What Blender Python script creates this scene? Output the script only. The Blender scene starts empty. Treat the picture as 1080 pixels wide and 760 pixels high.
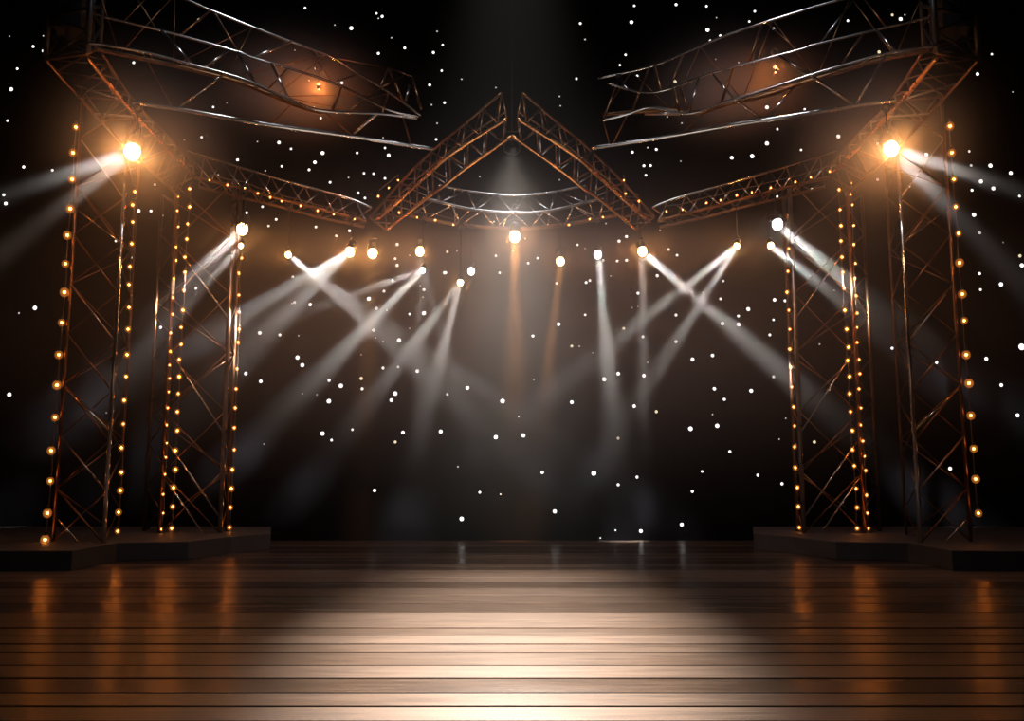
import bpy, math, random
from mathutils import Vector, Matrix
random.seed(7)
sc = bpy.context.scene
COL = sc.collection
# ------------------------------------------------------------------ camera
H = 1.6; F = 900.0; PITCH = math.radians(7.3)
FW = Vector((0, math.cos(PITCH), math.sin(PITCH)))
UP = Vector((0, -math.sin(PITCH), math.cos(PITCH)))
EYE = Vector((0, 0, H))
cam = bpy.data.objects.new('camera', bpy.data.cameras.new('camera')); COL.objects.link(cam)
cam.data.sensor_width = 36; cam.data.lens = 36 * F / 1080
cam.location = EYE; cam.rotation_euler = (math.pi / 2 + PITCH, 0, 0)
cam.data.clip_end = 200
sc.camera = cam

def P(x, y, D):
    """point at distance D along the hall for a place measured on a 1080x760 plan of the view"""
    d = FW * F + Vector((1, 0, 0)) * (x - 540) + UP * (380 - y)
    return EYE + d * (D / d.y)
def G(x, y, z=0.0):
    d = FW * F + Vector((1, 0, 0)) * (x - 540) + UP * (380 - y)
    return EYE + d * ((z - H) / d.z)
def px(p):
    v = p - EYE; c = v.dot(FW)
    return 540 + F * v.x / c, 380 - F * v.dot(UP) / c
def mir(p): return Vector((-p.x, p.y, p.z))

# ------------------------------------------------------------------ materials
def mat(name, base=(.5, .5, .5), rough=.5, metal=0, emit=None, strength=1, spec=.5):
    m = bpy.data.materials.new(name); m.use_nodes = True
    b = m.node_tree.nodes['Principled BSDF']
    b.inputs['Base Color'].default_value = (*base, 1)
    b.inputs['Roughness'].default_value = rough
    b.inputs['Metallic'].default_value = metal
    b.inputs['Specular IOR Level'].default_value = spec
    if emit:
        b.inputs['Emission Color'].default_value = (*emit, 1)
        b.inputs['Emission Strength'].default_value = strength
    return m
def noise_mix(m, c1, c2, scale, stretch=(1, 1, 1), rough=None, bump=0):
    nt = m.node_tree; N = nt.nodes; L = nt.links; b = N['Principled BSDF']
    tc = N.new('ShaderNodeTexCoord'); mp = N.new('ShaderNodeMapping'); mp.inputs['Scale'].default_value = stretch
    no = N.new('ShaderNodeTexNoise'); no.inputs['Scale'].default_value = scale; no.inputs['Detail'].default_value = 3.2
    L.new(tc.outputs['Object'], mp.inputs['Vector']); L.new(mp.outputs['Vector'], no.inputs['Vector'])
    cr = N.new('ShaderNodeValToRGB'); cr.color_ramp.elements[0].position = .3; cr.color_ramp.elements[1].position = .7
    cr.color_ramp.elements[0].color = (*c1, 1); cr.color_ramp.elements[1].color = (*c2, 1)
    L.new(no.outputs['Fac'], cr.inputs['Fac']); L.new(cr.outputs['Color'], b.inputs['Base Color'])
    if rough:
        mr = N.new('ShaderNodeMapRange'); mr.inputs['From Min'].default_value = .3; mr.inputs['From Max'].default_value = .7
        mr.inputs['To Min'].default_value, mr.inputs['To Max'].default_value = rough
        L.new(no.outputs['Fac'], mr.inputs['Value']); L.new(mr.outputs['Result'], b.inputs['Roughness'])
    if bump:
        bp = N.new('ShaderNodeBump'); bp.inputs['Strength'].default_value = bump; bp.inputs['Distance'].default_value = .01
        L.new(no.outputs['Fac'], bp.inputs['Height']); L.new(bp.outputs['Normal'], b.inputs['Normal'])
    return m
M = {}
M['steel'] = noise_mix(mat('brushed_truss_steel', rough=.3, metal=1), (.24, .20, .18), (.46, .40, .36), 3, rough=(.24, .42))
M['bronze'] = noise_mix(mat('bronzed_truss_steel', rough=.35, metal=1), (.11, .052, .024), (.24, .125, .06), 3, rough=(.28, .45))
M['copper'] = noise_mix(mat('copper_coloured_rail', rough=.25, metal=1), (.55, .25, .09), (.75, .38, .15), 3, rough=(.2, .32))  # brighter bronze: the orange highlight on the rails is put into the colour
M['alu'] = noise_mix(mat('bright_truss_aluminium', rough=.3, metal=1), (.45, .44, .43), (.62, .61, .60), 3, rough=(.14, .24))  # paler metal: the white gleam on lit rails and braces is in its colour
M['iron'] = noise_mix(mat('dark_iron', rough=.5, metal=.8), (.03, .028, .027), (.06, .055, .05), 4)
M['black'] = noise_mix(mat('black_lamp_paint', rough=.45), (.012, .012, .013), (.02, .02, .022), 9)
M['cable'] = mat('brown_cable', (.1, .06, .035), .6)
M['platform'] = noise_mix(mat('charcoal_platform_paint', rough=.6), (.035, .033, .034), (.05, .047, .047), 2.2, rough=(.5, .65))
M['cloth'] = noise_mix(mat('black_backdrop_cloth', rough=1, spec=0), (.0012, .0012, .0015), (.002, .002, .0025), 1.5)
def emitter(name, col, s): return mat(name, (.8, .8, .8), .4, emit=col, strength=s)
def bulbmat(name, col, s): return emitter(name, col, s)
M['star_white'] = emitter('white_star_led', (1, .98, .96), 1.6)
M['star_dim'] = emitter('dim_white_star_led', (1, .97, .93), .55)
M['star_warm'] = emitter('warm_star_led', (1, .85, .55), .9)
M['fil'] = emitter('amber_filament', (1, .25, .03), 32)
# amber globe: clear shell with an inner glow put in as the bulb's halo
g = bpy.data.materials.new('amber_bulb_globe'); g.use_nodes = True
nt = g.node_tree; nt.nodes.clear()
o_ = nt.nodes.new('ShaderNodeOutputMaterial'); t_ = nt.nodes.new('ShaderNodeBsdfTransparent'); e_ = nt.nodes.new('ShaderNodeEmission')
e_.inputs['Color'].default_value = (1, .29, .045, 1); e_.inputs['Strength'].default_value = 3.2
nt.links.new(t_.outputs[0], o_.inputs['Surface']); nt.links.new(e_.outputs[0], o_.inputs['Volume'])
M['globe'] = g

# wooden boards
fm = mat('dark_glossy_floorboards', rough=.35); nt = fm.node_tree; N = nt.nodes; L = nt.links; b = N['Principled BSDF']
tc = N.new('ShaderNodeTexCoord'); mp = N.new('ShaderNodeMapping'); mp.inputs['Scale'].default_value = (.35, 5, 1)
no = N.new('ShaderNodeTexNoise'); no.inputs['Scale'].default_value = 3.2; no.inputs['Detail'].default_value = 9; no.inputs['Roughness'].default_value = .62
L.new(tc.outputs['Object'], mp.inputs['Vector']); L.new(mp.outputs['Vector'], no.inputs['Vector'])
geo = N.new('ShaderNodeNewGeometry')
cr = N.new('ShaderNodeValToRGB'); cr.color_ramp.elements[0].position = .32; cr.color_ramp.elements[1].position = .72
cr.color_ramp.elements[0].color = (.030, .017, .011, 1); cr.color_ramp.elements[1].color = (.095, .058, .038, 1)
L.new(no.outputs['Fac'], cr.inputs['Fac'])
hs = N.new('ShaderNodeHueSaturation'); mr = N.new('ShaderNodeMapRange'); mr.inputs['To Min'].default_value = .6; mr.inputs['To Max'].default_value = 1.35
L.new(geo.outputs['Random Per Island'], mr.inputs['Value']); L.new(mr.outputs['Result'], hs.inputs['Value'])
L.new(cr.outputs['Color'], hs.inputs['Color']); L.new(hs.outputs['Color'], b.inputs['Base Color'])
# gloss varies from board to board and along the grain
mr2 = N.new('ShaderNodeMapRange'); mr2.inputs['To Min'].default_value = .22; mr2.inputs['To Max'].default_value = .52
L.new(geo.outputs['Random Per Island'], mr2.inputs['Value'])
no2 = N.new('ShaderNodeTexNoise'); no2.inputs['Scale'].default_value = 1.1; no2.inputs['Detail'].default_value = 5
mp2 = N.new('ShaderNodeMapping'); mp2.inputs['Scale'].default_value = (.5, 4, 1)
L.new(tc.outputs['Object'], mp2.inputs['Vector']); L.new(mp2.outputs['Vector'], no2.inputs['Vector'])
ad = N.new('ShaderNodeMath'); ad.operation = 'MULTIPLY_ADD'; ad.inputs[1].default_value = .22; 
L.new(no2.outputs['Fac'], ad.inputs[0]); L.new(mr2.outputs['Result'], ad.inputs[2])
sb = N.new('ShaderNodeMath'); sb.operation = 'SUBTRACT'; sb.inputs[1].default_value = .11
L.new(ad.outputs[0], sb.inputs[0]); L.new(sb.outputs[0], b.inputs['Roughness'])
no3 = N.new('ShaderNodeTexNoise'); no3.inputs['Scale'].default_value = 30; no3.inputs['Detail'].default_value = 4
mp3 = N.new('ShaderNodeMapping'); mp3.inputs['Scale'].default_value = (.6, 2, 1)
L.new(tc.outputs['Object'], mp3.inputs['Vector']); L.new(mp3.outputs['Vector'], no3.inputs['Vector'])
bp = N.new('ShaderNodeBump'); bp.inputs['Strength'].default_value = .35; bp.inputs['Distance'].default_value = .006
L.new(no3.outputs['Fac'], bp.inputs['Height']); L.new(bp.outputs['Normal'], b.inputs['Normal'])
b.inputs['Specular IOR Level'].default_value = 1.0
b.inputs['Coat Weight'].default_value = .75; b.inputs['Coat Roughness'].default_value = .28; b.inputs['Coat IOR'].default_value = 1.7
M['floor'] = fm

# ------------------------------------------------------------------ mesh helpers
def link(name, V, Fc, m, parent=None, smooth=False, mats=None):
    me = bpy.data.meshes.new(name)
    off = parent.matrix_world.translation if parent else Vector()
    off = W(parent) if parent else Vector()
    if parent is None:
        c = sum((Vector(v) for v in V), Vector()) / len(V); off = c
    me.from_pydata([tuple(Vector(v) - off) for v in V], [], Fc)
    me.materials.append(m)
    if smooth:
        for p in me.polygons: p.use_smooth = True
    me.update()
    o = bpy.data.objects.new(name, me); COL.objects.link(o)
    if parent: o.parent = parent; WP[o.name] = off
    else: o.location = off; WP[o.name] = off
    return o
WP = {}
def W(o): return WP.get(o.name, Vector())
def thing(name, label, cat, loc, group=None):
    o = bpy.data.objects.new(name, None); COL.objects.link(o)
    o.location = loc; o.empty_display_size = .2; WP[o.name] = Vector(loc)
    o['label'] = label; o['category'] = cat
    if group: o['group'] = group
    return o
def tagm(o, label, cat, group=None):
    o['label'] = label; o['category'] = cat
    if group: o['group'] = group
    return o
def frame(t):
    t = t.normalized(); a = Vector((0, 0, 1)) if abs(t.z) < .9 else Vector((1, 0, 0))
    u = t.cross(a).normalized(); return u, t.cross(u).normalized()
def tube(pts, r, n=8, V=None, Fc=None):
    if V is None: V, Fc = [], []
    base = len(V)
    for i, p in enumerate(pts):
        t = (pts[min(i + 1, len(pts) - 1)] - pts[max(i - 1, 0)])
        u, w = frame(t)
        for k in range(n):
            a = 2 * math.pi * k / n
            V.append(p + u * (r * math.cos(a)) + w * (r * math.sin(a)))
    for i in range(len(pts) - 1):
        for k in range(n):
            k2 = (k + 1) % n
            Fc.append((base + i * n + k, base + i * n + k2, base + (i + 1) * n + k2, base + (i + 1) * n + k))
    Fc.append(tuple(base + k for k in range(n))[::-1]); Fc.append(tuple(base + (len(pts) - 1) * n + k for k in range(n)))
    return V, Fc
def smoothline(pts, sub=6):
    if len(pts) < 3: return list(pts)
    out = []
    for i in range(len(pts) - 1):
        p0 = pts[max(i - 1, 0)]; p1 = pts[i]; p2 = pts[i + 1]; p3 = pts[min(i + 2, len(pts) - 1)]
        for k in range(sub):
            t = k / sub
            out.append(.5 * ((2 * p1) + (p2 - p0) * t + (2 * p0 - 5 * p1 + 4 * p2 - p3) * t * t + (3 * p1 - p0 - 3 * p2 + p3) * t ** 3))
    out.append(pts[-1]); return out
def sphere(c, r, seg=10, ring=6, V=None, Fc=None, squash=(1, 1, 1)):
    if V is None: V, Fc = [], []
    b0 = len(V); V.append(c + Vector((0, 0, r * squash[2])))
    for i in range(1, ring):
        a = math.pi * i / ring
        for k in range(seg):
            q = 2 * math.pi * k / seg
            V.append(c + Vector((r * squash[0] * math.sin(a) * math.cos(q), r * squash[1] * math.sin(a) * math.sin(q), r * squash[2] * math.cos(a))))
    V.append(c - Vector((0, 0, r * squash[2]))); e = len(V) - 1
    for k in range(seg):
        k2 = (k + 1) % seg
        Fc.append((b0, b0 + 1 + k, b0 + 1 + k2)); Fc.append((e, b0 + 1 + (ring - 2) * seg + k2, b0 + 1 + (ring - 2) * seg + k))
        for i in range(ring - 2):
            Fc.append((b0 + 1 + i * seg + k, b0 + 1 + (i + 1) * seg + k, b0 + 1 + (i + 1) * seg + k2, b0 + 1 + i * seg + k2))
    return V, Fc
def lathe(o, ax, prof, n=20, V=None, Fc=None):
    """prof: (distance along ax, radius) list"""
    if V is None: V, Fc = [], []
    b0 = len(V); u, w = frame(ax); ax = ax.normalized()
    for d, r in prof:
        for k in range(n):
            a = 2 * math.pi * k / n
            V.append(o + ax * d + u * (r * math.cos(a)) + w * (r * math.sin(a)))
    for i in range(len(prof) - 1):
        for k in range(n):
            k2 = (k + 1) % n
            Fc.append((b0 + i * n + k, b0 + i * n + k2, b0 + (i + 1) * n + k2, b0 + (i + 1) * n + k))
    return V, Fc
def prism(poly, z0, z1):
    n = len(poly)
    V = [Vector((p.x, p.y, z0)) for p in poly] + [Vector((p.x, p.y, z1)) for p in poly]
    Fc = [tuple(range(n))[::-1], tuple(range(n, 2 * n))] + [(i, (i + 1) % n, n + (i + 1) % n, n + i) for i in range(n)]
    return V, Fc
def box(c, s, R=None, V=None, Fc=None):
    if V is None: V, Fc = [], []
    b0 = len(V)
    for x in (-1, 1):
        for y in (-1, 1):
            for z in (-1, 1):
                v = Vector((x * s[0] / 2, y * s[1] / 2, z * s[2] / 2))
                V.append(c + (R @ v if R else v))
    for f in ((0, 1, 3, 2), (4, 6, 7, 5), (0, 4, 5, 1), (2, 3, 7, 6), (0, 2, 6, 4), (1, 5, 7, 3)): Fc.append(tuple(b0 + i for i in f))
    return V, Fc

# ------------------------------------------------------------------ setting
# floor of long boards running across the stage, seams at the depths seen in the photo
seams = [G(540, y).y for y in (760, 744, 730.5, 715.5, 701.5, 687.5, 679, 669.5, 662, 655, 645.5, 636, 628, 620, 613)]
pre = [seams[0] - .45 * k for k in range(14, 0, -1)]
back = G(540, 569.6).y
post = []; d = seams[-1]
while d + .5 < back: d += .47; post.append(d)
edges = pre + seams + post + [back]
V, Fc = [], []
XW = 17.0
for a, c in zip(edges[:-1], edges[1:]):
    gap = .02 if a < 9 else (.012 if a < 12 else .005)
    y0, y1 = a + gap, c - gap; dz = random.uniform(-.003, .003); bv = .0015
    # each board: chamfered long edges, butt joints at random places
    x = -XW
    while x < XW:
        x1 = XW
        b0 = len(V)
        for yy, zz in ((y0, -.05), (y0, dz), (y0 + .008, dz), (y1 - .008, dz), (y1, dz), (y1, -.05)):
            V.append(Vector((x + .003, yy, zz))); V.append(Vector((x1 - .003, yy, zz)))
        for i in range(5): Fc.append((b0 + 2 * i, b0 + 2 * i + 1, b0 + 2 * i + 3, b0 + 2 * i + 2))
        x = x1
floor = link('floor', V, Fc, M['floor']); floor['kind'] = 'structure'
V, Fc = box(Vector((0, (edges[0] + back) / 2, -.2)), (2 * XW, back - edges[0], .3))
sub = link('trim_1', V, Fc, M['cloth']); sub['kind'] = 'structure'
# black star cloth at the back, gently pleated
BD = back + .35
V, Fc = [], []; nx = 240
for i in range(nx + 1):
    x = -20 + 40 * i / nx; yy = BD + .03 * math.sin(x * 5.1) + .02 * math.sin(x * 2.3 + 1)
    V.append(Vector((x, yy, -.3))); V.append(Vector((x, yy, 16)))
for i in range(nx): Fc.append((2 * i, 2 * i + 2, 2 * i + 3, 2 * i + 1))
bk = link('wall_back', V, Fc, M['cloth'], smooth=True); bk['kind'] = 'structure'

V, Fc = box(Vector((0, (BD - 3) / 2, 16.05)), (40, BD + 3, .1))
ce = link('ceiling', V, Fc, M['cloth']); ce['kind'] = 'structure'
# platforms
def platform(sign, label):
    pts = [G(-260, 603.5), G(75, 602), G(122, 591.5), G(198, 590), G(243, 583.5), G(285, 579.5)]
    e = pts[-1]; ys = back - .12
    pts.append(Vector((e.x * ys / e.y, ys, 0))); pts.append(Vector((pts[0].x, ys, 0)))
    if sign > 0: pts = [mir(p) for p in pts][::-1]
    V, Fc = prism(pts, 0, .32)
    o = link('stage_platform', V, Fc, M['platform'])
    bev = o.modifiers.new('bevel', 'BEVEL'); bev.width = .008; bev.segments = 2
    tagm(o, label, 'platform')
platform(-1, 'low charcoal stepped platform under the truss towers on the left side of the stage')
platform(1, 'low charcoal stepped platform under the truss towers on the right side of the stage')

# ------------------------------------------------------------------ trusses
class Truss:
    def __init__(s, name, label, loc, m, group=None, cat='truss'):
        s.root = thing(name, label, cat, loc, group); s.m = m; s.ch = []
    def chord(s, pts, r=.035, m=None, n=10, sub=6, flat=False):
        """pts: world points"""
        c = smoothline(pts, sub) if not flat else list(pts)
        s.ch.append(c)
        V, Fc = tube(c, r, n); link('chord', V, Fc, m or s.m, s.root, True); return c
    def brace(s, a, b, r=.018, m=None, name='brace'):
        V, Fc = tube([a, b], r, 8); return link(name, V, Fc, m or s.m, s.root, True)
    def zig(s, A, B, n, r=.016, m=None, start=0, t0=0, t1=1):
        pr = None
        for i in range(n + 1):
            t = t0 + (t1 - t0) * i / n
            p = at(A if (i + start) % 2 == 0 else B, t)
            if pr is not None: s.brace(pr, p, r, m)
            pr = p
def at(c, t):
    ls = [(c[i + 1] - c[i]).length for i in range(len(c) - 1)]; tot = sum(ls) * min(max(t, 0), 1)
    for i, l in enumerate(ls):
        if tot <= l or i == len(ls) - 1: return c[i].lerp(c[i + 1], min(1, tot / l))
        tot -= l
def snap(c, x, y, flip):
    """the point of a chord nearest to a place in the view"""
    if flip: x = 1080 - x
    best = None
    for i in range(len(c) - 1):
        a = Vector(px(c[i])); b_ = Vector(px(c[i + 1])); ab = b_ - a
        t = max(0, min(1, (Vector((x, y)) - a).dot(ab) / max(ab.length_squared, 1e-6)))
        d = (a + ab * t - Vector((x, y))).length
        if best is None or d < best[0]: best = (d, c[i].lerp(c[i + 1], t))
    return best[1]
def W3(lst, sgn, D=None):
    out = []
    for q in lst:
        p = P(q[0], q[1], q[2] if len(q) > 2 else D)
        out.append(mir(p) if sgn > 0 else p)
    return out
# towers --------------------------------------------------------
Z0 = .32
def post_line(x, y, ytop, sgn, D=None):
    f = G(x, y, Z0); 
    if D: f = Vector((f.x * D / f.y, D, Z0))
    zt = P(x, ytop, f.y).z
    f2 = Vector((f.x, f.y, zt))
    if sgn > 0: f, f2 = mir(f), mir(f2)
    return f, f2
sides = {-1: 'left', 1: 'right'}
for sg in (-1, 1):
    sd = sides[sg]
    # front outer tower
    a0, a1 = post_line(56, 571, 96, sg); b0, b1 = post_line(109, 572.5, 112, sg); c0, c1 = post_line(124, 564, 130, sg)
    T = Truss('truss_tower', f'tall three-legged truss tower nearest the {sd} edge, under the big glowing lamp', ((a0 + b0 + c0) / 3), M['bronze'], cat='tower')
    A = T.chord([a0, a1], .032); B = T.chord([b0, b1], .036, M['alu']); C_ = T.chord([c0, c1], .026)
    n = 9
    for i in range(n):
        t, t2 = i / n, (i + 1) / n
        T.brace(at(A, t2), at(B, t), .017, M['steel'] if i % 3 == 1 else M['bronze']); T.brace(at(A, t), at(B, t2), .013)
    for i in range(n): T.brace(at(C_, (i + (i % 2)) / n), at(A, (i + 1 - (i % 2)) / n), .011)
    T.zig(B, C_, 16, .012)
    for q in ((73, 415, 112, 460), (57, 545, 79, 571), (86, 226, 110, 262)): T.brace(snap(A, q[0] if q[0] > 60 else 57, q[1], sg > 0), snap(B, q[2] if q[2] > 90 else 108, q[3], sg > 0) if q[0] != 57 else (b0 + a0) / 2, .018, M['alu'])
    # rear inner tower
    a0, a1 = post_line(152, 561, 205, sg, 18.3); b0, b1 = post_line(168, 562, 196, sg); c0, c1 = post_line(232, 562, 190, sg); d0, d1 = post_line(239, 561, 198, sg, 18.3)
    T = Truss('truss_tower', f'square four-legged truss tower at the inner end of the {sd} platform', ((a0 + b0 + c0 + d0) / 4), M['bronze'], cat='tower')
    A = T.chord([a0, a1], .035); B = T.chord([b0, b1], .04); C_ = T.chord([c0, c1], .045, M['steel']); D_ = T.chord([d0, d1], .035)
    n = 6
    for i in range(n):
        t, t2 = i / n, (i + 1) / n
        T.brace(at(B, t2), at(C_, t), .014); T.brace(at(B, t), at(C_, t2), .014)
    for q in ((196, 260, 238, 341), (178, 372, 233, 461), (176, 465, 229, 547)): T.brace(snap(B, q[0], q[1], sg > 0), snap(C_, q[2], q[3], sg > 0), .02, M['alu'])
    T.brace(snap(B, 174, 503, sg > 0), b0.lerp(c0, .72), .02, M['alu'])
    T.zig(A, B, 16, .014); T.zig(A, D_, 6, .014); T.zig(C_, D_, 14, .012)
    # corner head: dark box frame at the top of the outer tower
    cl = [P(48, 62, 14.2), P(92, 56, 13.6), P(105, 50, 14.6), P(60, 40, 15.2)]
    cu = [p + Vector((0, 0, 1.6)) for p in cl]
    if sg > 0: cl = [mir(p) for p in cl]; cu = [mir(p) for p in cu]
    T = Truss('corner_truss_block', f'dark boxy truss joint high in the {sd} upper corner', sum(cl, Vector()) / 4, M['iron'], cat='truss')
    cs = [T.chord([cl[i], cu[i]], .05) for i in range(4)]
    for q in (cl, cu, [a.lerp(b, .5) for a, b in zip(cl, cu)]):
        for i in range(4): T.brace(q[i], q[(i + 1) % 4], .035, M['bronze'] if q is cl else None)
    for i in range(4): T.zig(cs[i], cs[(i + 1) % 4], 4, .02)
    T.brace(cl[0], cl[2], .025); T.brace(cl[1], cl[3], .025)
    cen = (sum(cl, Vector()) + sum(cu, Vector())) / 8
    V, Fc = box(cen + Vector((0, 0, .1)), (.5, .5, 1.2)); link('motor_housing', V, Fc, M['black'], T.root)
    # side arm running back from corner to rear tower
    T = Truss('lighting_truss', f'bronze truss arm running from the {sd} upper corner back to the inner tower', W3([(140, 118, 15.2)], sg)[0], M['bronze'])
    A = T.chord(W3([(90, 58, 13.8), (135, 113, 14.9), (205, 186, 17.2)], sg), .042, M['copper'])
    B = T.chord(W3([(47, 62, 14.2), (80, 99, 14.8), (138, 160, 16.0), (188, 206, 17.6)], sg), .03)
    C_ = T.chord(W3([(106, 54, 14.4), (140, 106, 15.4), (178, 146, 16.6), (208, 180, 17.8)], sg), .03)
    T.zig(A, B, 14, .017); T.zig(A, C_, 18, .014); T.zig(B, C_, 12, .012)
    for q in ((70, 88, 128, 105), (100, 119, 133, 134)): T.brace(snap(B, q[0], q[1], sg > 0), snap(A, q[2], q[3], sg > 0), .02, M['steel'])
    # rear curved side truss
    T = Truss('lighting_truss', f'curved truss hung with amber bulbs between the inner tower and the peaked truss, {sd} side', W3([(300, 205, 17.6)], sg)[0], M['bronze'])
    A = T.chord(W3([(198, 159, 17.5), (236, 171, 17.5), (295, 189, 17.5), (331, 199, 17.5), (370, 210, 17.5), (392, 219, 17.5)], sg), .034, M['alu'])
    B = T.chord(W3([(206, 187, 17.2), (257, 199, 17.2), (297, 210, 17.2), (340, 221, 17.2), (386, 233, 17.2)], sg), .032)
    C_ = T.chord(W3([(210, 197, 17.7), (257, 209, 17.7), (300, 219, 17.7), (340, 230, 17.7), (384, 239, 17.7)], sg), .03)
    T.zig(A, B, 11, .02, M['alu']); T.zig(A, C_, 11, .014, start=1); T.zig(B, C_, 12, .012)
    # peaked truss half
    T = Truss('lighting_truss', f'{sd} half of the bronze peaked truss rising to the centre', W3([(460, 185, 16.6)], sg)[0], M['bronze'])
    A = T.chord(W3([(529, 98, 16.0), (491, 130, 16.3), (463, 153, 16.6), (425, 190, 16.9), (390, 229, 17.1)], sg), .026)
    B = T.chord(W3([(534.5, 125, 15.7), (501, 146, 16.0), (469, 168, 16.2), (436, 198, 16.6), (398, 232, 17.0)], sg), .036, M['copper'])
    C_ = T.chord(W3([(540, 143, 16.0), (492, 177, 16.3), (467, 197, 16.5), (447, 211, 16.7), (408, 243, 17.1)], sg), .034, M['copper'])
    D_ = T.chord(W3([(534, 118, 16.6), (499, 140, 16.8), (464, 168, 17.0), (428, 199, 17.2), (394, 234, 17.4)], sg), .02)
    T.zig(A, B, 16, .018); T.zig(B, C_, 15, .018); T.zig(A, D_, 14, .012); T.zig(D_, C_, 14, .012, M['steel'])
    T.brace(A[0], B[0], .02); T.brace(A[-1], C_[-1], .02)
# centre back arc
T = Truss('lighting_truss', 'pale curved truss sagging across the back centre behind the peaked truss', P(540, 224, 17.6), M['alu'])
A = T.chord(W3([(462, 195, 17.7), (497, 202, 17.7), (541, 206, 17.7), (580, 203, 17.7), (618, 195.5, 17.7)], -1), .032)
B = T.chord(W3([(445, 208, 17.3), (494, 220, 17.3), (541, 224, 17.3), (580, 222, 17.3), (637, 209, 17.3)], -1), .040)
C_ = T.chord(W3([(432, 227, 17.5), (478, 236, 17.5), (541, 241, 17.5), (594, 237, 17.5), (650, 227, 17.5)], -1), .04, M['bronze'])
T.zig(A, B, 10, .022); T.zig(B, C_, 12, .022); T.zig(A, C_, 9, .014, start=1)
# big upper front booms, left and right measured separately
def boom(sg, label, C, R, BR, zz):
    T = Truss('lighting_truss', label, P(*C['C3'][len(C['C3']) // 2]), M['bronze'])
    ch = {}
    for k, lst in C.items(): ch[k] = T.chord([P(*q) for q in lst], R[k][0], M[R[k][1]])
    for (k1, x1, y1, k2, x2, y2, r, m) in BR: T.brace(snap(ch[k1], x1, y1, False), snap(ch[k2], x2, y2, False), r, M[m])
    for (k1, k2, n, r) in zz: T.zig(ch[k1], ch[k2], n, r)
    return T, ch
S, Bz = 'alu', 'bronze'
def dd(lst, d0, d1):
    n = len(lst) - 1; xs = [q[0] for q in lst]
    return [(q[0], q[1], d0 + (d1 - d0) * (q[0] - 100) / 350 if xs[-1] < 540 else d0 + (d1 - d0) * (980 - q[0]) / 350) for q in lst]
CL = dict(
    C1=dd([(96, -36), (150, -18), (200, 1), (225, 12), (307, 44), (350, 60), (380, 79), (410, 97), (444, 122)], 14.2, 16.3),
    C2=dd([(98, 14), (115, 19), (165, 31), (207, 42), (252, 55), (267, 61), (315, 75), (360, 91), (410, 116), (442, 123)], 13.8, 15.8),
    C3=dd([(92, 45), (115, 48), (160, 57), (205, 69), (255, 83), (310, 107), (342, 117), (400, 120), (440, 125)], 13.6, 15.6),
    C5=dd([(96, 51), (160, 64), (200, 73), (255, 88), (310, 110), (340, 119)], 14.3, 16.2),
    C4=dd([(140, 108), (200, 117), (285, 132), (367, 143), (410, 150), (457, 157)], 14.0, 16.0))
RL = dict(C1=(.025, 'alu'), C2=(.022, 'alu'), C3=(.025, 'alu'), C5=(.04, Bz), C4=(.042, 'alu'))
BL = [('C1', 307, 44, 'C2', 267, 61, .028, S), ('C1', 225, 13, 'C2', 251, 54, .022, Bz), ('C1', 222, 12, 'C2', 190, 37, .018, Bz),
      ('C2', 242, 54, 'C3', 215, 71, .025, S), ('C2', 250, 57, 'C3', 270, 88, .025, S), ('C2', 286, 67, 'C3', 305, 103, .025, S), ('C2', 303, 72, 'C3', 282, 95, .015, Bz),
      ('C2', 170, 33, 'C3', 204, 68, .028, S), ('C2', 360, 92, 'C3', 350, 117, .028, Bz), ('C3', 237, 79, 'C4', 187, 113, .024, S),
      ('C3', 398, 120, 'C4', 370, 142, .028, S), ('C3', 425, 122, 'C4', 434, 153, .02, Bz), ('C3', 342, 117, 'C4', 372, 143, .014, Bz),
      ('C3', 150, 56, 'C4', 182, 113, .012, Bz), ('C1', 403, 92, 'C3', 366, 118, .02, Bz), ('C1', 410, 97, 'C3', 403, 120, .018, Bz), ('C1', 378, 78, 'C2', 350, 87, .014, Bz),
      ('C5', 308, 109, 'C4', 285, 131, .012, Bz), ('C1', 330, 52, 'C2', 350, 86, .014, Bz), ('C1', 130, -25, 'C2', 165, 31, .012, Bz), ('C1', 165, -13, 'C2', 130, 24, .012, Bz)]
T, chl = boom(-1, 'broad overhead truss boom reaching from the left upper corner towards the centre', CL, RL, BL, [('C1', 'C5', 9, .009), ('C3', 'C5', 12, .008)])
tip = [P(400, 92, 16.3), P(410, 72, 16.4), P(426, 80, 16.4), P(435, 81, 16.2), P(444, 115, 16.1)]
T.brace(tip[1], P(425, 106, 16.0), .025); T.brace(tip[1], P(402, 90, 15.9), .02); T.brace(tip[3], tip[4], .028); T.brace(P(432, 90, 16.1), P(428, 106, 16.0), .025, M['steel'])
T.brace(tip[1], tip[3], .014); T.brace(P(352, 61, 16), tip[1], .012); T.brace(tip[2], P(403, 92, 15.9), .014)
CR = dict(
    C1=dd([(984, -30), (940, -16), (885, 0), (850, 10), (772, 35), (722, 56), (687, 70), (630, 83)], 14.2, 16.3),
    C2=dd([(984, 17), (972, 20), (935, 29), (860, 47), (845, 52), (770, 72), (740, 81), (702, 95), (675, 97), (640, 88)], 13.8, 15.8),
    C3=dd([(990, 47), (930, 58), (900, 66), (855, 79), (810, 94), (767, 107), (725, 120), (688, 113), (660, 121), (636, 127)], 13.6, 15.6),
    C5=dd([(988, 52), (930, 63), (855, 85), (810, 100), (767, 110), (730, 120), (700, 116), (636, 121)], 14.3, 16.2),
    C4=dd([(944, 106), (902, 111), (880, 115), (805, 127), (772, 132), (685, 147), (624, 156)], 14.0, 16.0))
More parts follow.
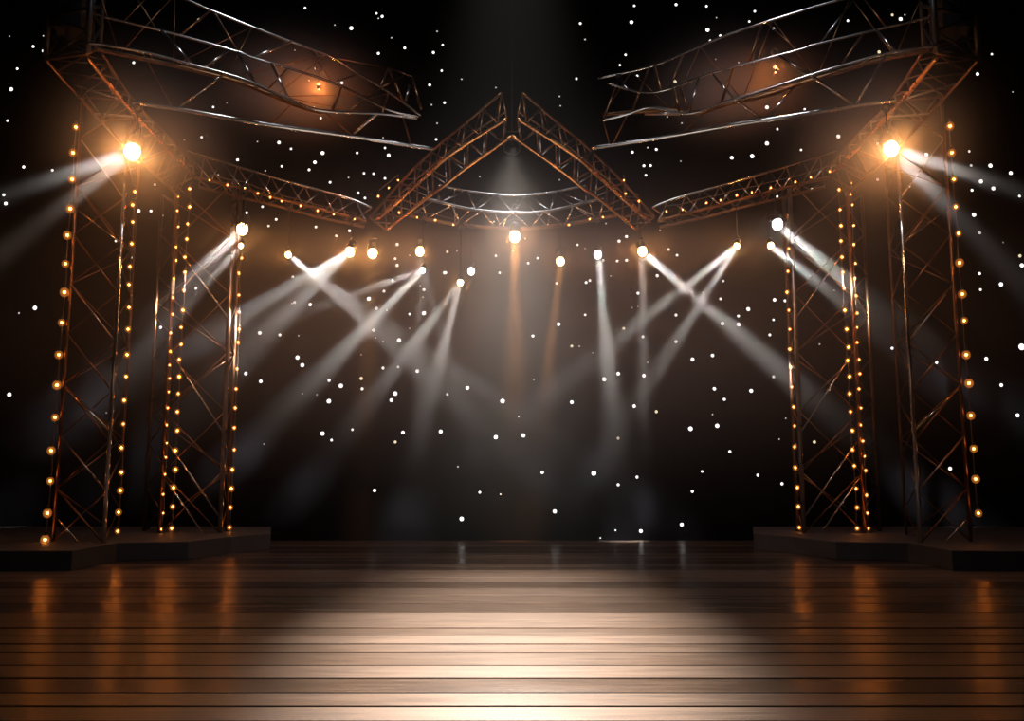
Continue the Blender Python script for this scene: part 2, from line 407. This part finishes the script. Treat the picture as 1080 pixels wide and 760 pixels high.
BR = [('C1', 804, 25, 'C2', 790, 67, .024, Bz), ('C1', 808, 24, 'C2', 841, 52, .012, Bz), ('C1', 904, -6, 'C2', 865, 46, .02, S), ('C1', 907, -6, 'C2', 935, 29, .014, Bz),
      ('C2', 822, 58, 'C3', 851, 79, .026, S), ('C2', 911, 35, 'C3', 886, 69, .02, Bz), ('C2', 924, 32, 'C3', 945, 55, .026, S), ('C2', 774, 71, 'C3', 760, 109, .025, Bz),
      ('C2', 751, 77, 'C3', 774, 104, .018, S), ('C2', 737, 82, 'C3', 726, 119, .025, S), ('C2', 710, 92, 'C3', 717, 118, .028, Bz), ('C2', 717, 90, 'C3', 727, 119, .02, Bz),
      ('C1', 650, 79, 'C2', 661, 95, .022, S), ('C1', 690, 69, 'C2', 697, 95, .028, Bz), ('C1', 721, 57, 'C2', 706, 94, .02, Bz), ('C1', 685, 71, 'C3', 666, 119, .02, Bz), ('C1', 654, 77, 'C3', 636, 126, .018, Bz),
      ('C5', 839, 90, 'C4', 807, 126, .024, S), ('C3', 855, 80, 'C4', 901, 111, .03, S), ('C3', 935, 58, 'C4', 902, 110, .028, S), ('C3', 775, 105, 'C4', 805, 126, .02, S),
      ('C3', 748, 112, 'C4', 718, 140, .012, Bz), ('C3', 662, 121, 'C4', 646, 152, .018, Bz), ('C3', 636, 126, 'C4', 643, 152, .012, Bz)]
T, chr_ = boom(1, 'broad overhead truss boom reaching from the right upper corner towards the centre', CR, RL, BR, [('C1', 'C5', 9, .009), ('C3', 'C5', 12, .008)])
T.brace(P(680, 120, 15.7), P(717, 120, 15.5), .03, M['steel'])

# ------------------------------------------------------------------ strings of amber bulbs
bulbmesh = None
def protos():
    V, Fc = sphere(Vector(), .022, 8, 5); f = bpy.data.meshes.new('filament'); f.from_pydata([tuple(v) for v in V], [], Fc); f.materials.append(M['fil'])
    V, Fc = sphere(Vector(), .068, 14, 9, squash=(1, 1, 1.12)); g_ = bpy.data.meshes.new('bulb'); g_.from_pydata([tuple(v) for v in V], [], Fc); g_.materials.append(M['globe'])
    for p in g_.polygons: p.use_smooth = True
    V, Fc = lathe(Vector((0, 0, .062)), Vector((0, 0, 1)), [(0, .0), (0, .022), (.05, .022), (.06, .01), (.06, 0)], 10)
    s = bpy.data.meshes.new('socket'); s.from_pydata([tuple(v) for v in V], [], Fc); s.materials.append(M['black'])
    return f, g_, s
FM, GM, SM = protos()
def light_string(label, pts, D, sag=.0, k=1.0, group=None):
    """pts: bulb places, top to bottom; D: distance at first and last"""
    n = len(pts); W_ = [P(x, y, D[0] + (D[1] - D[0]) * i / max(1, n - 1)) for i, (x, y) in enumerate(pts)]
    root = thing('string_light', label, 'string lights', W_[0], group)
    line = []
    for i, w in enumerate(W_):
        line.append(w + Vector((0, .03, .13)))
        if i < n - 1: line.append((w + W_[i + 1]) / 2 + Vector((0, .03, .13 - sag)))
    V, Fc = tube(smoothline(line, 3), .009, 6); link('cable', V, Fc, M['cable'], root, True)
    for w in W_:
        sc_ = random.uniform(.85, 1.1) * k
        b = bpy.data.objects.new('bulb', GM); COL.objects.link(b); b.parent = root; b.location = w - W_[0]; b.scale = (sc_,) * 3
        for nm, me in (('filament', FM), ('socket', SM)):
            c = bpy.data.objects.new(nm, me); COL.objects.link(c); c.parent = b
def spread(a, b, n): return [(a[0] + (b[0] - a[0]) * i / (n - 1) + random.uniform(-1, 1), a[1] + (b[1] - a[1]) * i / (n - 1) + random.uniform(-3, 3)) for i in range(n)]
DA = (14.15, 14.15)
gA = G(50, 571, Z0).y
light_string('vertical string of large amber bulbs down the outer leg of the left outer tower', [(80, 134), (77, 161), (76, 189), (74, 220), (71, 248), (69, 278), (68, 308), (65, 340), (62, 374), (60, 406), (58, 440), (54, 475), (53, 507), (50, 541), (47.5, 569)], (gA - .12, gA - .12), k=1.15)
light_string('vertical string of amber bulbs down the inner leg of the left outer tower', [(142, 202), (140, 216), (140, 234), (139, 257), (137, 281), (136, 300), (136, 324), (135, 347), (134, 374), (133, 397), (131, 422), (130, 447), (128, 472), (128, 498), (127, 517), (125, 540), (124, 560)], (15.6, 15.6), k=.85)
gB = G(168, 562, Z0).y
light_string('string of amber bulbs hanging inside the left inner tower', [(200, 199), (200, 218), (198, 236), (197, 252), (195, 271), (195, 287), (194, 306), (193, 327), (191, 345), (191, 363), (189, 379), (189, 397), (188, 415), (187, 434), (187, 454), (185, 475), (185, 495), (183, 514), (182, 534), (181, 557)], (gB - .1, gB - .1), k=.95)
light_string('string of small amber bulbs along the second leg of the left inner tower', [(188, 207), (187, 222), (188, 239)] + spread((186, 258), (180, 370), 7) + [(179, 385), (179, 399), (178, 413), (177, 430), (176, 448), (176, 467), (175, 482), (174, 500), (172, 521), (172, 541), (170, 558)], (gB - .08, gB - .08), k=.68)
light_string('string of amber bulbs down the inner edge of the left inner tower', [(255, 272), (252, 288), (252, 311), (252, 329), (252, 347), (251, 361), (250, 389), (249, 410), (248, 430), (247, 451), (247, 474), (245, 495), (244, 515), (243, 535), (242, 556)], (18.1, 18.1), k=.9)
light_string('string of amber bulbs down the inner edge of the right inner tower', [(832, 227), (835, 236), (832, 262), (831, 286), (830, 308), (832, 327), (833, 347), (833, 368), (834, 387), (835, 408), (837, 429), (838, 449), (838, 471), (839, 493), (841, 514), (842, 534), (843, 556)], (18.1, 18.1), k=.85)
light_string('string of amber bulbs hanging inside the right inner tower', [(885, 200), (886, 221), (887, 238), (887, 254), (888, 271), (889, 287), (890, 304), (891, 327), (893, 347), (895, 366), (894, 380), (896, 397), (896, 415), (897, 434), (899, 454), (899, 474), (901, 491), (903, 515), (904, 535), (904, 557)], (gB - .1, gB - .1), k=.9)
light_string('string of small amber bulbs along the second leg of the right inner tower', [(898, 193), (897, 205), (899, 216)] + spread((900, 235), (902, 295), 4) + [(903, 312), (904, 330), (904, 345), (904, 361), (906, 379), (907, 394), (906, 410), (908, 430), (908, 448), (910, 465), (912, 481), (913, 496), (914, 522), (915, 541), (916, 557)], (gB - .08, gB - .08), k=.68)
light_string('vertical string of large amber bulbs down the outer leg of the right outer tower', [(1002, 133), (1004, 161), (1006, 189), (1008, 218), (1011, 246), (1012, 277), (1015, 310), (1017, 338), (1019, 374), (1022, 404), (1024, 438), (1027, 473), (1029, 505), (1032, 541)], (gA - .12, gA - .12), k=1.1)
light_string('string of small amber bulbs along the lower rail of the left curved truss', [(221, 190), (240, 195), (258, 198), (272, 204), (285, 208), (297, 212), (317, 217), (335, 222), (352, 226), (374, 231)], (17.0, 17.0), k=.62)
light_string('string of small amber bulbs along the lower rail of the right curved truss', [(703, 223), (720, 221), (745, 214), (760, 211), (777, 206), (793, 203), (813, 198), (839, 192), (855, 187), (875, 181)], (17.0, 17.0), k=.62)
light_string('short string of amber bulbs under the left end of the centre curved truss', [(421, 224), (440, 229), (459, 232), (478, 237)], (17.2, 17.2), k=.6)
light_string('short string of amber bulbs under the right end of the centre curved truss', [(600, 237), (622, 231), (636, 229), (650, 226)], (17.2, 17.2), k=.6)
light_string('short string of small amber bulbs on the foot of the left peaked truss half', [(420, 190), (410, 198), (399, 207)], (16.8, 16.8), k=.6)
light_string('short string of small amber bulbs on the foot of the right peaked truss half', [(658, 190), (660, 204), (674, 212)], (16.8, 16.8), k=.6)

# ------------------------------------------------------------------ stage lamps
WARM = (1, .40, .12); WHITE = (1, .93, .87); AMBER = (1, .40, .10)
lm = {}
def lampmat(col, s):
    k = (col, s)
    if k not in lm: lm[k] = emitter('glowing_lamp_glass', col, s)
    return lm[k]
def aim(o, d): o.rotation_euler = d.to_track_quat('-Z', 'Y').to_euler()
def stage_lamp(label, x, y, D, R, col, I, beams=(), rod=1.0, back_=None, squash=1.15, turned=False):
    """R bulb radius (m); I glow intensity; beams: (end x, end y, end D, power, half angle deg, colour)"""
    c = P(x, y, D); root = thing('stage_light', label, 'stage light', c)
    s = (.9 if x in (139.5, 940) else 1.1 if turned else .36) * .55 * I / (math.pi * R * R)
    V, Fc = sphere(c, R, 16, 10, squash=(1, 1, squash)); link('bulb', V, Fc, lampmat(col, round(s, 1)), root, True)
    if beams: ax = (P(*beams[0][:3]) - c).normalized()
    else: ax = Vector((0, -.5, -.85)).normalized()
    # the can sits behind the bulb, away from the aim
    hx = (c - EYE).normalized() if turned else (ax * .35 + Vector((0, -.25, -1))).normalized()
    r = R * 1.15
    V, Fc = lathe(c, -hx, [(R * .9, r * .5), (R * .9, r * .85), (R * 1.1, r * .95), (R * 2.1, r * .95), (R * 2.5, r * .7), (R * 2.9, r * .45), (R * 2.9, 0)], 20)
    link('housing', V, Fc, M['black'], root, True)
    u = hx.cross(Vector((0, 0, 1))).normalized(); m_ = c - hx * R * 1.3; top = m_ + Vector((0, 0, r * 2.0))
    V, Fc = tube([m_ + u * r * 1.05, m_ + u * r * 1.12 + Vector((0, 0, r * 1.7)), top, m_ - u * r * 1.12 + Vector((0, 0, r * 1.7)), m_ - u * r * 1.05], .012, 6)
    link('yoke', V, Fc, M['black'], root)
    V, Fc = tube([top, top + Vector((0, 0, rod))], .011, 6); link('hanging_rod', V, Fc, M['iron'], root)
    V, Fc = lathe(top + Vector((0, 0, rod)), Vector((0, 1, 0)), [(-.03, .05), (-.03, .07), (.03, .07), (.03, .05)], 14); link('clamp', V, Fc, M['iron'], root)
    for i, (ex, ey, eD, pw, ang, bc) in enumerate(beams):
        e = P(ex, ey, eD); d = (e - c).normalized()
        l = bpy.data.lights.new('beam', 'AREA'); l.shape = 'DISK'; l.size = max(.11, R * 1.7); l.energy = pw * math.tan(math.radians(ang)) ** 2 * .40; l.color = bc; l.spread = math.radians(2.7 * ang)
        o = bpy.data.objects.new('beam', l); COL.objects.link(o); o.parent = root; o.location = d * (R * squash + R * .5 + .01); aim(o, d)
    return root
KB = 1.0
def rd(x, y, D, ytruss): return max(.25, P(x, ytruss, D).z - P(x, y, D).z - .25)
K = 640
stage_lamp('largest glowing warm lamp at the top of the left outer tower', 139.5, 160, 13.6, .12, WARM, 17,
           [(-60, 228, 13.0, 10 * K, 4.2, WHITE), (-40, 300, 12.6, 7 * K, 4.2, (1, .80, .66))], rod=.35)
stage_lamp('largest glowing warm lamp at the top of the right outer tower', 940, 157, 13.6, .11, WARM, 16,
           [(1120, 215, 13.0, 10 * K, 4.2, WHITE), (1110, 330, 12.6, 5 * K, 4.5, WHITE)], rod=.35)
stage_lamp('warm glowing lamp beside the top of the left inner tower', 255.5, 241.5, 16.6, .105, WARM, 15,
           [(150, 345, 18.7, 15 * K, 5, WHITE)], rod=rd(255, 241, 16.6, 205))
stage_lamp('small pale lamp just below the warm lamp on the left inner tower', 254, 259, 16.4, .045, WARM, 2, [(80, 450, 18.7, 9 * K, 4, WHITE)], rod=.3)
stage_lamp('small amber lamp left of centre throwing crossed beams down to the right', 304, 268.5, 16.8, .055, AMBER, 7,
           [(455, 400, 18.7, 21 * K, 4, WHITE), (520, 420, 18.7, 20 * K, 3, WHITE)], rod=rd(304, 268, 16.8, 215))
stage_lamp('bright white lamp throwing a long beam down to the left', 369, 265.5, 16.6, .085, WARM, 17,
           [(190, 372, 18.7, 26 * K, 4.2, WHITE), (230, 400, 18.7, 9 * K, 6, WHITE)], rod=rd(369, 265, 16.6, 228))
stage_lamp('warm lamp close to the right of the bright white lamp on the left half', 393, 267, 16.9, .09, WARM, 13,
           [(386, 430, 18.7, 6 * K, 4, WARM)], rod=rd(393, 267, 16.9, 232))
stage_lamp('warm white lamp under the foot of the left peaked truss half', 443, 265, 17.0, .085, WARM, 10,
           [(444, 420, 18.7, 8 * K, 3.4, WHITE)], rod=rd(443, 265, 17, 230))
stage_lamp('small pale lamp fanning two beams to the left and one to the right', 445.5, 285, 16.7, .05, WHITE, 2.5,
           [(330, 402, 18.7, 26 * K, 4.0, WHITE), (300, 335, 18.7, 22 * K, 2.6, WHITE), (480, 400, 18.7, 5 * K, 3.6, WHITE)], rod=rd(445, 285, 16.7, 232))
stage_lamp('small amber lamp left of centre with two beams falling steeply', 485.5, 298, 16.6, .055, AMBER, 7,
           [(446, 450, 18.7, 10 * K, 4.2, WHITE), (385, 430, 18.7, 12 * K, 4.0, WHITE)], rod=rd(485, 298, 16.6, 236))
stage_lamp('round white lamp without halo left of the centre lamp', 497, 286, 17.0, .072, WHITE, .35, rod=rd(497, 286, 17, 237))
stage_lamp('warm centre lamp hanging from the middle of the curved back truss', 543, 249.5, 17.0, .105, WARM, 16,
           [(543, 420, 18.7, 7 * K, 5.5, WARM)], rod=.25)
stage_lamp('warm round lamp right of the centre lamp', 591, 275.5, 17.0, .08, WARM, 5,
           [(575, 420, 18.7, 9 * K, 3.6, WARM)], rod=rd(591, 275, 17, 238))
stage_lamp('white round lamp with a wide pale beam falling straight down, right of centre', 630.5, 268.5, 17.0, .078, WHITE, .8,
           [(648, 450, 18.7, 18 * K, 4.6, WHITE)], rod=rd(630, 268, 17, 232))
stage_lamp('brightest warm white lamp right of centre with a strong beam down to the right', 677.5, 265, 16.6, .085, WARM, 17,
           [(870, 430, 18.7, 38 * K, 3.4, WHITE), (679, 430, 18.7, 14 * K, 2.6, WHITE), (620, 190, 18.7, 0.1 * K, 3, WHITE)][:2], rod=rd(677, 265, 16.6, 238))
stage_lamp('small amber lamp right of centre with two beams down to the left', 777, 259.5, 16.8, .055, AMBER, 7,
           [(655, 355, 18.7, 28 * K, 3.6, WHITE), (690, 395, 18.7, 20 * K, 3.6, WHITE)], rod=rd(777, 259, 16.8, 212))
stage_lamp('round white lamp beside the top of the right inner tower', 820, 236.5, 16.6, .10, WHITE, 3.5,
           [(960, 352, 18.7, 24 * K, 4.4, WHITE)], rod=rd(820, 236, 16.6, 205))
stage_lamp('small warm lamp just below the round white lamp on the right inner tower', 813, 259, 16.4, .06, WARM, 3,
           [(930, 350, 18.7, 14 * K, 4.2, WHITE)], rod=.35)
stage_lamp('faint warm lamp tucked inside the left overhead truss boom', 336, 92, 15.9, .035, (1, .26, .05), 7.5, rod=.3, turned=True)
stage_lamp('faint warm lamp tucked inside the right overhead truss boom', 818, 74, 15.9, .035, (1, .26, .05), 7.5, rod=.3, turned=True)

# flood lights added beyond the rig to light floor, haze and upper steel
def wash(label, loc, tgt, power, ang, col, blend=.9, soft=.12, sx=1):
    c = Vector(loc); d = (Vector(tgt) - c).normalized()
    root = thing('flood_light', label, 'flood light', c)
    V, Fc = lathe(c, d, [(-.42, 0), (-.42, .09), (-.3, .15), (-.06, .17), (0, .19), (0, .165), (-.06, .15)], 20); link('housing', V, Fc, M['black'], root, True)
    V, Fc = tube([c + Vector((.2, 0, 0)) - d * .15, c + Vector((.2, 0, .3)) - d * .15, c + Vector((-.2, 0, .3)) - d * .15, c + Vector((-.2, 0, 0)) - d * .15], .014, 6); link('yoke', V, Fc, M['black'], root)
    V, Fc = tube([c + Vector((0, 0, .3)) - d * .15, Vector((c.x, c.y - .15 * d.y, 16.0))], .012, 6); link('hanging_rod', V, Fc, M['black'], root)
    l = bpy.data.lights.new('beam', 'SPOT'); l.energy = power; l.color = col; l.spot_size = math.radians(2 * ang); l.spot_blend = blend; l.shadow_soft_size = soft
    o = bpy.data.objects.new('beam', l); COL.objects.link(o); o.parent = root; o.location = d * .02; aim(o, d); o.scale = (sx, 1, 1)
wash('black flood light over the stage front, aimed down at the floor', (0, 6.2, 7.4), (0, 8.6, 0), 33000, 42, (1, .91, .80), blend=1, sx=.36)
wash('black flood light hanging behind the peak, aimed at the front boards', (0, 17.7, 8.5), (0, 9.2, 0), 4200, 24, (1, .88, .76), blend=1, sx=.5)
wash('black flood light washing cool light through the haze over the back', (0, 10.5, 9.2), (0, 16.5, 3.2), 550, 44, (.82, .84, 1), blend=1)
wash('black flood light high above the peaked truss, aimed at the curved back truss', (0, 12.3, 13), (0, 17.4, 7.4), 600, 24, (.95, .95, 1))
wash('black flood light high above the left overhead boom', (-3.5, 11.5, 13.5), (-4.2, 14.5, 8), 650, 42, (.86, .9, 1))
wash('black flood light high above the right overhead boom', (3.5, 11.5, 13.5), (4.2, 14.5, 8), 650, 42, (.86, .9, 1))

# ------------------------------------------------------------------ star lights on the backdrop
X = [(1076, 366)]
Lg = [(603, 424), (792, 412), (13,95),(371,31),(294,150),(340,161),(332,171),(410,164),(746,32),(666,23),(809,113),(809,151),(793,165),(772,166),(949,21),(884,144),(977,163),(1044,175),(1065,183),(1035,191),(1047,199),(1028,226),(1077,280),(1055,300),(848,263),(7,215),(147,223),(38,325),(10,416),(260,394),(817,316),(1041,378),(1056,406),(1072,438),(327,321),(389,315),(447,330),(421,359),(274,351),(314,377),(319,385),(275,402),(360,407),(347,423),(440,391),(417,415),(413,422),(493,409),(530,423),(340,457),(425,456),(465,455),(523,461),(589,342),(679,396),(652,394),(637,400),(669,428),(552,459),(730,379),(751,375),(762,341),(779,342),(789,326),(753,410),(728,452),(756,449),(626,499),(676,560),(719,553),(395,517),(487,547),(1002,494),(1031,78),(585,539)]
Md = [(35,49),(46,54),(19,73),(9,128),(25,176),(56,180),(141,66),(225,113),(213,145),(251,169),(322,9),(397,14),(403,17),(427,51),(399,56),(467,48),(457,55),(466,75),(453,89),(469,109),(460,147),(333,72),(361,88),(338,124),(307,157),(326,179),(297,175),(406,156),(377,162),(384,183),(394,183),(406,188),(348,192),(378,204),(385,209),(261,225),(277,218),(291,231),(283,238),(333,239),(355,249),(369,244),(207,304),(309,292),(311,319),(419,258),(417,273),(419,280),(414,296),(405,307),(397,325),(432,331),(447,305),(446,257),(469,288),(608,83),(667,160),(692,158),(679,175),(686,175),(681,185),(472,266),(523,270),(527,288),(470,288),(557,277),(567,272),(609,258),(661,249),(653,254),(661,274),(651,275),(636,275),(705,263),(714,269),(587,299),(618,298),(622,296),(693,291),(673,309),(612,25),(669,6),(713,5),(745,7),(796,12),(790,23),(760,37),(749,43),(816,30),(660,57),(672,80),(848,116),(820,136),(844,159),(894,22),(1045,58),(1023,159),(1025,174),(926,151),(926,189),(958,197),(1026,200),(1075,207),(1034,245),(1034,288),(1035,305),(820,207),(5,206),(164,195),(160,223),(171,227),(122,254),(141,272),(169,345),(799,501),(825,510),(828,317),(816,337),(812,353),(816,397),(941,367),(988,382),(394,348),(295,353),(347,401),(382,410),(404,388),(420,387),(472,416),(372,453),(350,464),(617,332),(562,354),(678,355),(713,332),(713,360),(779,333),(760,315),(763,296),(764,421),(572,498),(672,503),(652,511),(730,518),(740,497),(770,476),(506,519),(654,68)]
Sm = [(11,39),(46,38),(239,108),(194,147),(83,168),(353,26),(399,19),(413,40),(461,33),(455,110),(461,130),(326,85),(311,53),(404,145),(368,188),(280,180),(272,150),(230,184),(308,320),(432,269),(443,301),(446,313),(408,327),(487,84),(523,93),(506,186),(590,102),(591,112),(590,190),(683,156),(482,265),(541,264),(554,251),(617,262),(696,243),(639,236),(521,234),(644,291),(667,324),(673,323),(617,42),(755,62),(779,66),(756,18),(704,123),(719,130),(718,170),(954,16),(980,23),(945,130),(1057,256),(112,435),(20,330),(278,468),(829,441),(822,463),(864,363),(875,411),(432,346),(396,356),(404,360),(381,374),(315,354),(319,415),(334,416),(611,365),(625,372),(683,382),(729,305),(741,309),(751,437),(547,439),(563,400),(649,559),(633,567),(483,492),(528,521),(880,306),(1068,97),(672,309)]
Wm = [(210,21),(940,17),(927,55),(603,365),(658,346),(692,434),(652,462),(417,466),(381,399),(712,86),(856,200),(858,466),(1075,270)]
def star_proto(r):
    V, Fc = sphere(Vector(), r, 10, 6, squash=(1, .5, 1)); me = bpy.data.meshes.new('star_light'); me.from_pydata([tuple(v) for v in V], [], Fc)
    return me
def stars(lst, r, m, label, group):
    me = star_proto(r); me.materials.append(m)
    for p in me.polygons: p.use_smooth = True
    for (x, y) in lst:
        o = bpy.data.objects.new('star_light', me); COL.objects.link(o)
        q = P(x, y, BD); o.location = (q.x, BD + .03 * math.sin(q.x * 5.1) + .02 * math.sin(q.x * 2.3 + 1) - r * .3, q.z)
        s = random.uniform(.75, 1.0); o.scale = (s, s, s)
        tagm(o, label, 'star light', group)
stars(X, .085, M['star_white'], 'biggest round white star light on the black backdrop', 'biggest star lights')
stars(Lg, .052, M['star_white'], 'bright round white star light on the black backdrop', 'bright star lights')
stars(Md, .036, M['star_white'], 'small white star light on the black backdrop', 'small star lights')
stars(Sm, .022, M['star_dim'], 'faint white pinprick star light on the black backdrop', 'pinprick star lights')
stars(Wm, .040, M['star_warm'], 'small yellowish star light on the black backdrop', 'yellowish star lights')

# ------------------------------------------------------------------ haze in the hall (scatters the lamps and the added floods)
w = bpy.data.worlds.new('hall'); sc.world = w; w.use_nodes = True
nt = w.node_tree; nt.nodes['Background'].inputs['Color'].default_value = (0, 0, 0, 1); nt.nodes['Background'].inputs['Strength'].default_value = 0
vs = nt.nodes.new('ShaderNodeVolumeScatter'); vs.inputs['Color'].default_value = (.9, .88, .87, 1)
# the haze hangs as one soft bank under the rig, with a ridge and puffs added at the lamps to shape their halos
ge = nt.nodes.new('ShaderNodeNewGeometry')
ab = nt.nodes.new('ShaderNodeVectorMath'); ab.operation = 'ABSOLUTE'; nt.links.new(ge.outputs['Position'], ab.inputs[0])
def mth(op, a, b_=None):
    n_ = nt.nodes.new('ShaderNodeMath'); n_.operation = op
    for i, q in enumerate((a, b_)):
        if q is None: continue
        if isinstance(q, (int, float)): n_.inputs[i].default_value = q
        else: nt.links.new(q, n_.inputs[i])
    return n_.outputs[0]
def puff(c, sg, amp):
    s1 = nt.nodes.new('ShaderNodeVectorMath'); s1.operation = 'SUBTRACT'; s1.inputs[1].default_value = c
    s2 = nt.nodes.new('ShaderNodeVectorMath'); s2.operation = 'DIVIDE'; s2.inputs[1].default_value = sg
    s3 = nt.nodes.new('ShaderNodeVectorMath'); s3.operation = 'DOT_PRODUCT'
    nt.links.new(ab.outputs[0], s1.inputs[0]); nt.links.new(s1.outputs[0], s2.inputs[0]); nt.links.new(s2.outputs[0], s3.inputs[0]); nt.links.new(s2.outputs[0], s3.inputs[1])
    return mth('MULTIPLY', mth('POWER', 2.71828, mth('MULTIPLY', s3.outputs['Value'], -1.0)), amp)
den = .0001
for c_, s_, a_ in (((0, 15.6, 4.2), (6.8, 2.7, 1.9), .08), ((0, 16.8, 6.1), (6.2, .55, .5), .22), ((6.05, 13.5, 6.85), (.9, .9, .9), .3), ((4.35, 16.1, 9.0), (1.1, .9, .6), .25)):
    den = mth('ADD', puff(c_, s_, a_), den)
nt.links.new(den, vs.inputs['Density'])
nt.links.new(vs.outputs[0], nt.nodes['World Output'].inputs['Volume'])
sc.cycles.volume_step_rate = 2.5

sc.view_settings.view_transform = 'Standard'; sc.view_settings.look = 'None'; sc.view_settings.exposure = 0; sc.view_settings.gamma = 1
sc.view_settings.use_curve_mapping = False
sc.cycles.use_denoising = True; sc.cycles.use_light_tree = True; sc.cycles.volume_bounces = 0
sc.cycles.max_bounces = 6; sc.cycles.transparent_max_bounces = 16; sc.cycles.sample_clamp_indirect = 4
